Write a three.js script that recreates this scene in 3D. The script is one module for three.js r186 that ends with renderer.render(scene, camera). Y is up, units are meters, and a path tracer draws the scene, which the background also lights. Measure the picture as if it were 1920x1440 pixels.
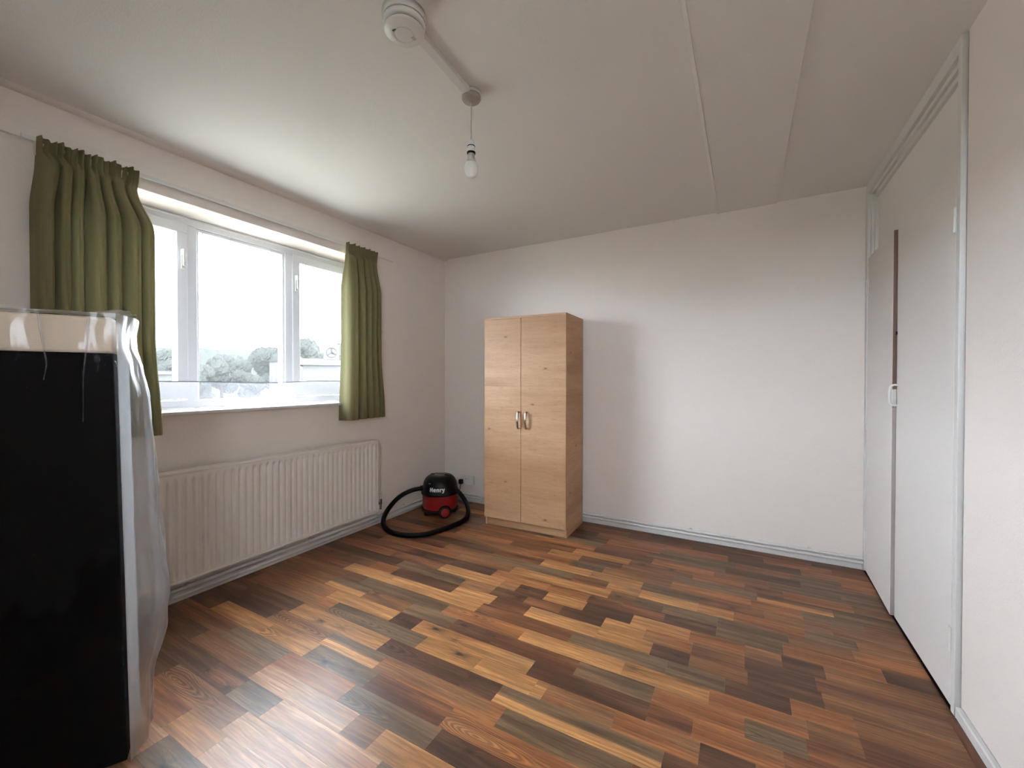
import * as THREE from 'three';
import { mergeGeometries, mergeVertices } from 'three/addons/utils/BufferGeometryUtils.js';
import { RoundedBoxGeometry } from 'three/addons/geometries/RoundedBoxGeometry.js';
import { FontLoader } from 'three/addons/loaders/FontLoader.js';
import { TextGeometry } from 'three/addons/geometries/TextGeometry.js';

// ---------- camera, sky, exposure ----------
const scene = new THREE.Scene();
const renderer = new THREE.WebGLRenderer({ antialias: true });
renderer.toneMapping = THREE.LinearToneMapping;
renderer.toneMappingExposure = 1.0;
renderer.shadowMap.enabled = true;
const camera = new THREE.PerspectiveCamera(85.21, 1920 / 1440, 0.05, 400);
camera.position.set(2.7131, 1.2168, 3.4373);
camera.rotation.set(-0.01045, 0.50882, 0.00115, 'YXZ');
// bright overcast sky, the only light: it enters through the window and an added one behind the camera
scene.background = new THREE.Color().setRGB(0.86, 0.97, 1.09);
scene.backgroundIntensity = 38.5;

// room: x to the right along the back wall, y up, z from the back wall towards the camera
const W = 3.381, H = 2.45, D = 4.15;

// ---------- helpers ----------
let seed = 7;
const rnd = () => { seed = (seed * 1664525 + 1013904223) >>> 0; return seed / 4294967296; };
const lerp = (a, b, t) => a + (b - a) * t, clamp = (x, a, b) => Math.min(b, Math.max(a, x));
const smooth = (a, b, x) => { const t = clamp((x - a) / (b - a), 0, 1); return t * t * (3 - 2 * t); };
const hash = (x, y) => { let h = Math.imul(x | 0, 374761393) + Math.imul(y | 0, 668265263); h = Math.imul(h ^ (h >>> 13), 1274126177); return ((h ^ (h >>> 16)) >>> 0) / 4294967296; };
function noise(x, y) {
  const ix = Math.floor(x), iy = Math.floor(y), fx = x - ix, fy = y - iy, a = fx * fx * (3 - 2 * fx), b = fy * fy * (3 - 2 * fy);
  return lerp(lerp(hash(ix, iy), hash(ix + 1, iy), a), lerp(hash(ix, iy + 1), hash(ix + 1, iy + 1), a), b);
}
const fbm = (x, y, o = 3) => { let s = 0, a = 0.5, n = 0; for (let i = 0; i < o; i++) { s += a * noise(x, y); n += a; a *= 0.5; x = x * 2.03 + 11.3; y = y * 2.03 + 5.7; } return s / n; };
const used = {};
function numbered(n) { const k = used[n] = (used[n] ?? -1) + 1; return k ? n + '_' + String(k).padStart(3, '0') : n; }
function thing(name, label, category, [x, y, z] = [0, 0, 0], turn = 0, group) {
  const o = new THREE.Group(); o.name = numbered(name); o.position.set(x, y, z); o.rotation.y = turn;
  o.userData = { label, category }; if (group) o.userData.group = group;
  scene.add(o); return o;
}
function part(parent, name, geo, mat, label) {
  const m = new THREE.Mesh(geo, mat); m.name = name; m.castShadow = m.receiveShadow = true;
  if (label) m.userData.label = label;
  parent.add(m); return m;
}
function single(name, label, category, geo, mat, group) {
  const m = part(scene, numbered(name), geo, mat); m.userData = { label, category }; if (group) m.userData.group = group; return m;
}
function struct(name, geo, mat, parent = scene) {
  const m = part(parent, name, geo, mat); if (parent === scene) m.userData.kind = 'structure'; return m;
}
function metricUV(g) {                                      // uv in metres by the way each face points
  const p = g.attributes.position, n = g.attributes.normal, uv = new Float32Array(p.count * 2);
  for (let i = 0; i < p.count; i++) {
    const ax = Math.abs(n.getX(i)), ay = Math.abs(n.getY(i)), az = Math.abs(n.getZ(i));
    const [u, v] = ax >= ay && ax >= az ? [p.getZ(i), p.getY(i)] : ay >= az ? [p.getX(i), p.getZ(i)] : [p.getX(i), p.getY(i)];
    uv[i * 2] = u; uv[i * 2 + 1] = v;
  }
  g.setAttribute('uv', new THREE.BufferAttribute(uv, 2)); return g;
}
function box(x0, x1, y0, y1, z0, z1, r = 0) {               // from corner to corner, edges rounded by r
  const w = x1 - x0, h = y1 - y0, d = z1 - z0;
  const g = r ? new RoundedBoxGeometry(w, h, d, 2, Math.min(r, w / 2.01, h / 2.01, d / 2.01)) : new THREE.BoxGeometry(w, h, d);
  g.translate((x0 + x1) / 2, (y0 + y1) / 2, (z0 + z1) / 2);
  return metricUV(g);
}
const join = (list) => mergeGeometries(list.map((g) => { g = g.index ? g.toNonIndexed() : g; for (const k of Object.keys(g.attributes)) if (!['position', 'normal', 'uv'].includes(k)) g.deleteAttribute(k); if (!g.attributes.uv) metricUV(g); return g; }));
const V = (x, y, z) => new THREE.Vector3(x, y, z);
function tube(points, r, seg = 60, radial = 12, closed = false) {
  return new THREE.TubeGeometry(new THREE.CatmullRomCurve3(points, closed, 'centripetal'), seg, r, radial, closed);
}
function rod(a, b, r, radial = 16) { return new THREE.TubeGeometry(new THREE.LineCurve3(a, b), 1, r, radial, false); }
function lathe(list, seg = 48) { return new THREE.LatheGeometry(list.map(([r, y]) => new THREE.Vector2(r, y)), seg); }
function sheet(nu, nv, f) {                                 // grid surface f(u, v) -> [x, y, z]
  const pos = new Float32Array((nu + 1) * (nv + 1) * 3), uv = new Float32Array((nu + 1) * (nv + 1) * 2), idx = [];
  for (let j = 0, k = 0; j <= nv; j++) for (let i = 0; i <= nu; i++, k++) {
    const q = f(i / nu, j / nv); pos[k * 3] = q[0]; pos[k * 3 + 1] = q[1]; pos[k * 3 + 2] = q[2]; uv[k * 2] = i / nu; uv[k * 2 + 1] = j / nv;
    if (i < nu && j < nv) { const a = k, b = k + 1, c = k + nu + 1, d = c + 1; idx.push(a, b, d, a, d, c); }
  }
  const g = new THREE.BufferGeometry();
  g.setAttribute('position', new THREE.BufferAttribute(pos, 3)); g.setAttribute('uv', new THREE.BufferAttribute(uv, 2));
  g.setIndex(idx); g.computeVertexNormals(); return g;
}

// ---------- textures ----------
function texture(w, h, f, srgb, repeat = 1) {
  const data = new Uint8Array(w * h * 4);
  for (let y = 0, k = 0; y < h; y++) for (let x = 0; x < w; x++, k += 4) { const c = f(x, y); data[k] = c[0]; data[k + 1] = c[1] ?? c[0]; data[k + 2] = c[2] ?? c[0]; data[k + 3] = 255; }
  const t = new THREE.DataTexture(data, w, h, THREE.RGBAFormat);
  t.wrapS = t.wrapT = THREE.RepeatWrapping; t.magFilter = THREE.LinearFilter; t.minFilter = THREE.LinearFilter;
  if (srgb) t.colorSpace = THREE.SRGBColorSpace;
  t.repeat.set(repeat, repeat); t.needsUpdate = true; return t;
}
const wrapNoise = (x, y, n, f) => {                         // noise of f cells that repeats after n pixels
  const u = x / n * f, v = y / n * f, ix = Math.floor(u), iy = Math.floor(v), fx = u - ix, fy = v - iy, a = fx * fx * (3 - 2 * fx), b = fy * fy * (3 - 2 * fy), m = (k) => ((k % f) + f) % f;
  return lerp(lerp(hash(m(ix) + f * 7, m(iy)), hash(m(ix + 1) + f * 7, m(iy)), a), lerp(hash(m(ix) + f * 7, m(iy + 1)), hash(m(ix + 1) + f * 7, m(iy + 1)), a), b);
};
// roller stipple of emulsion paint, one tile is 0.4 m
const stipple = texture(512, 512, (x, y) => [255 * clamp(0.45 * wrapNoise(x, y, 512, 128) + 0.35 * wrapNoise(x, y, 512, 60) + 0.2 * wrapNoise(x, y, 512, 9), 0, 1)], false, 2.5);
// weave of the curtain cloth
const weave = texture(128, 128, (x, y) => [127 + 60 * Math.sin(x * Math.PI / 4) * Math.cos(y * Math.PI / 4) + 60 * (wrapNoise(x, y, 128, 32) - 0.5)], false, 1);

// light oak print of the wardrobe, grain along u; one tile is 1.1 m wide, 1.1 m high
const oakKnots = [[0.30, 0.34], [0.80, 0.62], [0.16, 0.70], [0.62, 0.12], [0.52, 0.88], [0.92, 0.30]];
function oak(shift) {
  return texture(1024, 1024, (x, y) => {
    let u = x / 1024, v = y / 1024, dark = 0, bend = 0;
    for (const [ku, kv] of oakKnots) {
      const du = (u - ku) * 0.45, dv = v - kv, d = Math.hypot(du, dv);
      dark += Math.exp(-((d / 0.0055) ** 2)) * 0.85; bend += Math.exp(-((d / 0.03) ** 2)) * 0.012 * Math.sign(dv);
    }
    const vv = v + bend + 0.02 * (fbm(u * 3 + shift, v * 5) - 0.5);
    const broad = fbm(u * 1.7 + shift, vv * 11, 2), streak = fbm(u * 7 + shift, vv * 90, 2), fine = noise(u * 40, vv * 480), pore = smooth(0.72, 0.9, noise(u * 26 + shift, vv * 330));
    const t = 0.74 * broad + 0.26 * streak, k = 1 + 0.05 * (fine - 0.5) - 0.07 * pore - 0.45 * dark;
    return [clamp(lerp(158, 204, t) * k, 0, 255), clamp(lerp(118, 166, t) * k, 0, 255), clamp(lerp(82, 130, t) * k, 0, 255)];
  }, true, 1 / 1.1);
}

// laminate floor print: an atlas of 4 x 22 strips, each 0.75 m x 0.095 m
const TONES = { L: [188, 136, 86], O: [162, 107, 66], M: [146, 102, 67], R: [132, 86, 57], G: [124, 98, 73], D: [104, 71, 50], P: [188, 144, 108] };
const TONE_ALT = { L: [142, 97, 58], O: [122, 75, 45], M: [104, 69, 45], R: [90, 55, 37], G: [88, 67, 48], D: [64, 42, 30], P: [152, 108, 78] };
const FIGURES = ['', '', '', '', '', 'k', 'k', 'k', 's', 's', 'h', 'h'], SLOT_W = 512, SLOT_H = 93, SLOTS = {};
const laminatePrint = (() => {
  const N = 2048, data = new Uint8Array(N * N * 4).fill(255);
  let slot = 0;
  for (const tone of Object.keys(TONES)) for (const fig of FIGURES) {
    const sx = (slot % 4) * SLOT_W, sy = Math.floor(slot / 4) * SLOT_H, o = slot * 37.7, A = TONES[tone], B = TONE_ALT[tone];
    (SLOTS[tone + fig] ??= []).push([sx / N, sy / N]);
    const ku = 0.10 + 0.25 * rnd(), kv = 0.025 + 0.045 * rnd(), ku2 = ku + 0.12 + 0.1 * rnd(), kv2 = 0.02 + 0.055 * rnd(), cu = 0.12 + 0.12 * rnd(), cv = 0.03 + 0.035 * rnd();
    for (let y = 0; y < SLOT_H; y++) for (let x = 0; x < SLOT_W; x++) {
      const u = x / SLOT_W * 0.75, v0 = y / SLOT_H * 0.095;
      let v = v0 + 0.016 * (fbm(u * 4 + o, v0 * 12) - 0.5), dark = 0, ring = 0;
      if (fig === 'k') for (const [a, b, s] of [[ku, kv, 1], [ku2, kv2, 0.6]]) {
        const du = (u - a) * 0.55, dv = v0 - b, d = Math.hypot(du, dv) + 0.004 * (noise(u * 70 + o, v0 * 90) - 0.5);
        dark += s * 0.62 * Math.exp(-((d / 0.009) ** 2)) + s * 0.55 * Math.exp(-((d / 0.028) ** 2)) * noise(u * 40, v0 * 150 + o);
        v += Math.sign(dv) * 0.013 * Math.exp(-((d / 0.022) ** 2));
      }
      if (fig === 's') {
        const d = Math.hypot((u - cu) / (u > cu ? 9 : 5), v - cv + 0.02 * (fbm(u * 5 + o, v0 * 22) - 0.5)), m = smooth(0.6, 0.35, u) * smooth(0.055, 0.03, d) * (0.5 + fbm(u * 14, v0 * 60 + o));
        ring = 0.8 * m * Math.sin(d * 1000 + 9 * fbm(u * 7 + o, v0 * 26));
      }
      const broad = fbm(u * 3.2 + o, v * 34, 2), wide = fbm(u * 2.1 + o + 50, v * 18 + 9, 2), streak = noise(u * 7 + o, v * 210), fine = noise(u * 34 + o, v * 900);
      let t = clamp(2.5 * (0.65 * broad + 0.35 * wide) - 0.72, -0.1, 1.08);
      let c = [0, 1, 2].map((i) => lerp(B[i], A[i], t));
      if (fig === 'h') { const m = smooth(-0.008, 0.008, v - 0.05); c = c.map((q, i) => lerp(q, TONES.L[i] * (0.92 + 0.16 * broad), m)); }
      const grey = smooth(0.62, 0.85, wide) * 0.35;
      c = c.map((q, i) => lerp(q, [104, 90, 76][i], grey));
      const k = (1 + 0.32 * (streak - 0.5) + 0.20 * (fine - 0.5) + 0.22 * ring) * (1 - 0.75 * clamp(dark, 0, 1));
      const at = ((sy + y) * N + sx + x) * 4;
      for (let i = 0; i < 3; i++) data[at + i] = clamp(c[i] * k, 0, 255);
    }
    slot++;
  }
  const t = new THREE.DataTexture(data, N, N, THREE.RGBAFormat);
  t.magFilter = t.minFilter = THREE.LinearFilter; t.colorSpace = THREE.SRGBColorSpace; t.needsUpdate = true; return t;
})();

// ---------- materials ----------
const std = (o) => new THREE.MeshStandardMaterial(o), phys = (o) => new THREE.MeshPhysicalMaterial(o);
const srgb = (r, g, b) => new THREE.Color().setRGB(r / 255, g / 255, b / 255, THREE.SRGBColorSpace);
const wallPaint = std({ name: 'wall emulsion', color: srgb(244, 234, 226), roughness: 0.75, bumpMap: stipple, bumpScale: 0.0006 });
const ceilingPaint = std({ name: 'ceiling emulsion', color: srgb(245, 242, 238), roughness: 0.9, bumpMap: stipple, bumpScale: 0.0006 });
const gloss = std({ name: 'white gloss paint', color: srgb(230, 227, 223), roughness: 0.42 });
const doorPaint = std({ name: 'white eggshell paint', color: srgb(238, 232, 227), roughness: 0.55, bumpMap: stipple, bumpScale: 0.0002 });
const radiatorPaint = std({ name: 'radiator enamel', color: srgb(243, 236, 228), roughness: 0.4 });
const upvc = std({ name: 'white plastic window', color: srgb(236, 237, 240), roughness: 0.35 });
const plastic = std({ name: 'white plastic', color: srgb(232, 230, 226), roughness: 0.35 });
const agedPlastic = std({ name: 'aged white plastic', color: srgb(205, 198, 188), roughness: 0.45 });
const darkPlastic = phys({ name: 'black plastic', color: srgb(9, 9, 10), roughness: 0.42, specularIntensity: 0.4 });
const darkRubber = std({ name: 'black rubber', color: srgb(17, 17, 18), roughness: 0.6 });
const dullPlastic = std({ name: 'dull beige plastic', color: srgb(172, 160, 148), roughness: 0.5 });  // a duller, darker beige than the white plastic
const greyPlastic = std({ name: 'grey plastic', color: srgb(120, 117, 114), roughness: 0.5 });
const darkGap = std({ name: 'dark board', color: srgb(34, 24, 20), roughness: 0.9 });
const chrome = std({ name: 'chrome', color: srgb(205, 203, 200), roughness: 0.18, metalness: 1 });
const nickel = std({ name: 'satin nickel', color: srgb(176, 168, 158), roughness: 0.3, metalness: 1 });
const glass = phys({ name: 'window glass', color: 0xffffff, roughness: 0, transmission: 1, thickness: 0, ior: 1.5 });
const laminate = std({ name: 'laminate', map: laminatePrint, roughness: 0.36 });
const oakA = std({ name: 'oak foil', map: oak(0), roughness: 0.5 });
const oakB = std({ name: 'oak foil side', map: oak(40), roughness: 0.5 });
const curtainCloth = phys({ name: 'olive curtain cloth', color: srgb(110, 104, 70), roughness: 0.95, transmission: 0.06, thickness: 0, side: THREE.DoubleSide, bumpMap: weave, bumpScale: 0.0004 });
const liningCloth = phys({ name: 'cream curtain tape', color: srgb(214, 205, 180), roughness: 0.95, side: THREE.DoubleSide });
const voile = phys({ name: 'white voile', color: srgb(240, 240, 246), roughness: 1, transmission: 0.3, thickness: 0, transparent: true, opacity: 0.07, side: THREE.DoubleSide });
const voileHem = phys({ name: 'doubled voile', color: srgb(240, 240, 246), roughness: 1, transmission: 0.3, thickness: 0, transparent: true, opacity: 0.26, side: THREE.DoubleSide });
const redPlastic = std({ name: 'red plastic', color: srgb(122, 8, 9), roughness: 0.4 });
const letterWhite = std({ name: 'white print', color: srgb(225, 225, 225), roughness: 0.5 });
const navyCloth = phys({ name: 'black bed fabric', color: srgb(12, 12, 16), roughness: 0.9, specularIntensity: 0.15 });
const creamCloth = std({ name: 'cream bed fabric', color: srgb(226, 207, 186), roughness: 0.9, bumpMap: weave, bumpScale: 0.0003 });
const paleCloth = std({ name: 'pale bed fabric', color: srgb(240, 241, 243), roughness: 0.9 });
const clearFilm = phys({ name: 'clear polythene', color: 0xffffff, roughness: 0.06, transmission: 1, thickness: 0, ior: 1.4, specularIntensity: 0.35, side: THREE.DoubleSide });
const hazyFilm = phys({ name: 'hazy polythene', color: srgb(240, 243, 246), roughness: 0.3, transmission: 0.8, thickness: 0, ior: 1.45, side: THREE.DoubleSide });
const foldFilm = phys({ name: 'folded polythene', color: srgb(225, 228, 232), roughness: 0.3, transmission: 0.92, thickness: 0, ior: 1.45, side: THREE.DoubleSide });

// ================= the setting =================
// window wall, 0.3 m thick, with the window opening
const SX0 = 2.48, SX1 = 3.2, SY0 = 1.36, SY1 = 2.12;
const WZ0 = 0.95, WZ1 = 2.79, WY0 = 1.02, WY1 = 2.19;
{
  const s = new THREE.Shape([[-0.3, -0.1], [D + 0.2, -0.1], [D + 0.2, H + 0.15], [-0.3, H + 0.15]].map(([a, b]) => new THREE.Vector2(a, b)));
  s.holes.push(new THREE.Path([[WZ0, WY0], [WZ0, WY1], [WZ1, WY1], [WZ1, WY0]].map(([a, b]) => new THREE.Vector2(a, b))));
  const g = new THREE.ExtrudeGeometry(s, { depth: 0.3, bevelEnabled: false });
  g.rotateY(-Math.PI / 2); // (z, y, depth) -> x = -depth, z
  struct('wall_left', metricUV(g), wallPaint);
}
struct('wall_back', box(0, W + 0.75, -0.1, H + 0.15, -0.25, 0), wallPaint);
{
  struct('wall_right', box(W + 0.014, W + 0.3, -0.1, H + 0.15, 1.362, D + 0.2), wallPaint);
}
{
  // wall behind the camera with an unseen window added to light what faces away from the big window
  const s = new THREE.Shape([[-0.2, -0.1], [W + 0.014, -0.1], [W + 0.014, H + 0.15], [-0.2, H + 0.15]].map(([a, b]) => new THREE.Vector2(a, b)));
  s.holes.push(new THREE.Path([[SX0, SY0], [SX0, SY1], [SX1, SY1], [SX1, SY0]].map(([a, b]) => new THREE.Vector2(a, b))));
  const g = new THREE.ExtrudeGeometry(s, { depth: 0.22, bevelEnabled: false });
  g.translate(0, 0, D);
  struct('wall_front', metricUV(g), wallPaint);
  const win = new THREE.Group(); win.name = 'window_2'; win.userData.kind = 'structure'; scene.add(win);
  const z0 = D + 0.12, z1 = D + 0.18;
  part(win, 'window_frame', join([box(SX0, SX1, SY0, SY0 + 0.04, z0, z1, 0.004), box(SX0, SX1, SY1 - 0.04, SY1, z0, z1, 0.004), box(SX0, SX0 + 0.04, SY0 + 0.04, SY1 - 0.04, z0, z1, 0.004), box(SX1 - 0.04, SX1, SY0 + 0.04, SY1 - 0.04, z0, z1, 0.004)]), upvc);
  part(win, 'pane', box(SX0 + 0.035, SX1 - 0.035, SY0 + 0.035, SY1 - 0.035, D + 0.148, D + 0.152), glass);
}
struct('ceiling', box(-0.02, W + 0.7, H, H + 0.15, 0, D), ceilingPaint);
// boxed strip of ceiling with a bead along its left edge
struct('trim_1', join([box(2.537, 2.902, H - 0.009, H + 0.01, 0, D, 0.004)]), ceilingPaint);
struct('trim_2', box(2.523, 2.539, H - 0.012, H + 0.004, 0, D, 0.003), std({ name: 'fresh white bead', color: srgb(253, 251, 248), roughness: 0.6 }));
// plaster lip where the window wall meets the ceiling
{
  const s = new THREE.Shape(); s.moveTo(0, 0.02); s.lineTo(0, -0.008); s.quadraticCurveTo(0.018, -0.010, 0.032, -0.004); s.quadraticCurveTo(0.05, 0.002, 0.066, 0.02);
  const g = new THREE.ExtrudeGeometry(s, { depth: D, bevelEnabled: false, curveSegments: 6 });
  g.translate(0, H - 0.004, 0); struct('trim_3', metricUV(g), wallPaint);
}

// floor: laminate strips lie on a dark base, a hair apart
const floorBase = struct('floor', box(-0.02, W + 0.75, -0.1, -0.0075, -0.02, D + 0.02), darkGap);
// each laminate row from the back wall on: where a strip starts (cm from the window wall), its tone and figure
const PLANK_ROWS = [
  '0D 38O 75M 113D 151R 208D 267R 310D',
  '0M 45M 90D 135M 193R 239D 283M 320R',
  '0D 38L 76R 115D 171M 222O 262D 303O',
  '0D 67M 129D 182O 220G 267M 296G 322O',
  '0O 62G 105D 143G 181R 213G 261D 301G',
  '0O 40G 79O 129O 178D 218O 255M 284G 319G',
  '0O 38R 75M 106R 166L 205Mk 244O 272Rk 291O 322M',
  '0D 71O 120R 151Lk 174D 202M 234G 278Dh 312G',
  '0O 63M 136O 171Gs 193M 234O 275O 298G 323M',
  '0R 54D 118R 154L 188Lk 219G 250Rk 281O 309M',
  '0M 41R 81M 122G 180R 201L 220Lh 250L 267O 297Gk 317M',
  '0R 28O 99M 142L 205Mk 219Gk 234G 260G 290M 314O',
  '0D 3R 64Dk 102D 134O 172O 196Mk 214R 236D 260G 287O 322D',
  '0R 3O 58Rk 100L 145O 156Dk 174L 197D 222L 249O 272M 286Dk 301M',
  '0D 72G 124M 145Dk 166R 187D 210L 230O 251Mk 272D 297R',
  '0Mk 58O 78D 125L 151R 172Lh 210L 235Dk 251M 273D 298M',
  '0R 46Lh 84L 148R 200G 243G 265D 287O 306M',
  '0O 8M 55Dk 70G 133Os 179Lh 227Lk 260O 291Mk 306R',
  '0M 53Gh 84Mk 115G 145Dk 169R 210G 241O 272Gs 290R',
  '0M 3O 67L 115Ds 130Lk 193D 241R 256O 283R',
  '0R 8O 79Gs 141Lk 172L 199L 204O 231O 259Dk 275O',
  '0R 19D 63Lk 127Ds 173D 188Gh 249D 293R',
  '0D 59Ms 100Gh 135O 195G 241R 290G',
  '0D 24L 68Ls 102Gk 140R 178Os 227Gh 246R 292M',
  '0R 54G 95O 137Gs 180Dk 215O 234M 269D 303D',
  '0D 45M 95P 150M 163L 198O 216G 256O 297O',
  '0D 75Rk 97G 119P 171G 185M 223R 262R 300L',
  '0D 61Ms 113P 183G 221G 260R 299R',
  '0G 47O 94L 118P 177M 217G 258M 298D',
  '0D 50P 100Gk 146L 193L 241D 290M',
];

const ROW_Z = 0.017, ROW_W = 0.09495, SEAM = 0.0004;
function plank(x0, x1, z0, z1, code) {
  const list = SLOTS[code] ?? SLOTS[code[0]], [su, sv] = list[Math.floor(rnd() * list.length)];
  const w = x1 - x0 - SEAM, d = z1 - z0 - SEAM, g = new THREE.BoxGeometry(w, 0.007, d), p = g.attributes.position, uv = g.attributes.uv, flip = rnd() < 0.5;
  const span = Math.min(w, 0.742), off = rnd() * (0.742 - span);
  for (let i = 0; i < p.count; i++) {
    const a = (p.getX(i) / w + 0.5) * span + off, b = clamp(p.getZ(i) / 0.095 + 0.5, 0.02, 0.98);
    uv.setXY(i, su + (a + 0.003) / 0.75 * SLOT_W / 2048, sv + (flip && code.length === 1 ? 1 - b : b) * SLOT_H / 2048);
  }
  g.translate((x0 + x1) / 2, -0.0035, (z0 + z1) / 2); return g;
}
{
  const spare = [];
  PLANK_ROWS.forEach((row, k) => {
    const cells = row.split(' ').map((t) => [parseInt(t, 10) / 100, t.replace(/[0-9]+/, '')]), z = ROW_Z + k * ROW_W;
    cells.forEach(([x, code], i) => part(floorBase, i || k ? 'floor_strip_' + String(floorBase.children.length).padStart(3, '0') : 'floor_strip', plank(x, cells[i + 1]?.[0] ?? W, z, z + ROW_W, code), laminate));
  });
  for (let k = PLANK_ROWS.length; ROW_Z + k * ROW_W < D; k++) {
    const z = ROW_Z + k * ROW_W;
    for (let x = 0; x < W;) { const e = Math.min(W, x + 0.3 + 0.35 * rnd()); spare.push(plank(x, e, z, Math.min(D, z + ROW_W), 'LOMRGD'[Math.floor(rnd() * 6)])); x = e; }
  }
  const rest = part(floorBase, 'floor_strips_near_camera', join(spare), laminate); rest.userData.kind = 'stuff';
}

// skirtings
function skirting(name, g) { struct(name, g, gloss); }
skirting('baseboard_left', box(0, 0.016, 0, 0.047, 0, D, 0.004));
skirting('baseboard_back', box(0.016, W - 0.004, 0, 0.037, 0, 0.016, 0.004));
skirting('baseboard_right', box(W - 0.006, W + 0.014, 0.001, 0.052, 1.372, D, 0.005));
struct('trim_4', (() => { const s = new THREE.Shape(); s.moveTo(0, 0); s.lineTo(-0.019, 0); s.quadraticCurveTo(-0.017, 0.012, 0, 0.016); const g = new THREE.ExtrudeGeometry(s, { depth: D - 1.385, bevelEnabled: false }); g.translate(W - 0.006, 0.0005, 1.383); return metricUV(g); })(), std({ name: 'brown floor beading', color: srgb(92, 58, 42), roughness: 0.45 }));

// window: outer frame, mullions, two opening sashes, three panes
{
  const win = new THREE.Group(); win.name = 'window_1'; win.userData.kind = 'structure'; scene.add(win);
  const XB = -0.285, XF = -0.215, y0 = 1.045, y1 = WY1, r = 0.004;
  const frame = [];
  frame.push(box(XB, XF, y1 - 0.05, y1, WZ0, WZ1, r), box(XB, XF, y0, y0 + 0.045, WZ0, WZ1, r), box(XB, XF - 0.001, y0 + 0.044, y1 - 0.049, WZ0, WZ0 + 0.045, r), box(XB, XF - 0.001, y0 + 0.044, y1 - 0.049, WZ1 - 0.045, WZ1, r));
  frame.push(box(XB, XF - 0.001, y0 + 0.044, y1 - 0.049, 1.525, 1.58, r), box(XB, XF - 0.001, y0 + 0.044, y1 - 0.049, 2.14, 2.195, r));                    // mullions
  frame.push(box(XB, XF - 0.012, 1.075, 1.09, 1.58, 2.14, r), box(XB, XF - 0.012, 2.122, 2.14, 1.58, 2.14, r), box(XB, XF - 0.013, 1.089, 2.123, 1.58, 1.595, r), box(XB, XF - 0.013, 1.089, 2.123, 2.125, 2.14, r));
  part(win, 'window_frame', join(frame), upvc);
  for (const [a, b, hz] of [[0.992, 1.53, 1.507], [2.195, 2.748, 2.222]]) {
    const s = part(win, 'sash', join([box(-0.27, -0.2, 1.10, 1.205, a, b, r), box(-0.27, -0.2, 2.085, 2.145, a, b, r), box(-0.27, -0.201, 1.204, 2.086, a, a + 0.055, r), box(-0.27, -0.201, 1.204, 2.086, b - 0.055, b, r)]), upvc);
    part(s, 'pane', box(-0.244, -0.24, 1.2, 2.09, a + 0.05, b - 0.05), glass);
    part(s, 'window_handle', join([box(-0.2, -0.188, 1.87, 1.985, hz - 0.011, hz + 0.011, 0.004), box(-0.19, -0.172, 1.95, 1.985, hz - 0.009, hz + 0.009, 0.004), box(-0.18, -0.168, 1.885, 1.985, hz - 0.008, hz + 0.008, 0.004)]), plastic);
    part(s, 'handle_slot', box(-0.2, -0.1865, 1.885, 1.945, hz - 0.0045, hz + 0.0045), greyPlastic, 'grey slot of the handle');
  }
  part(win, 'pane', box(-0.252, -0.248, 1.08, 2.13, 1.585, 2.135), glass);
  part(win, 'window_sill', box(-0.225, 0.034, WY0, 1.0405, WZ0 + 0.002, WZ1 - 0.002, 0.006), gloss);
}
// curtain batten and lintel edge over the window
struct('trim_5', join([box(0, 0.02, 2.248, 2.306, 0.735, D - 0.02, 0.003), box(0, 0.012, WY1, 2.248, 0.94, 2.82, 0.002)]), wallPaint);

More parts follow.
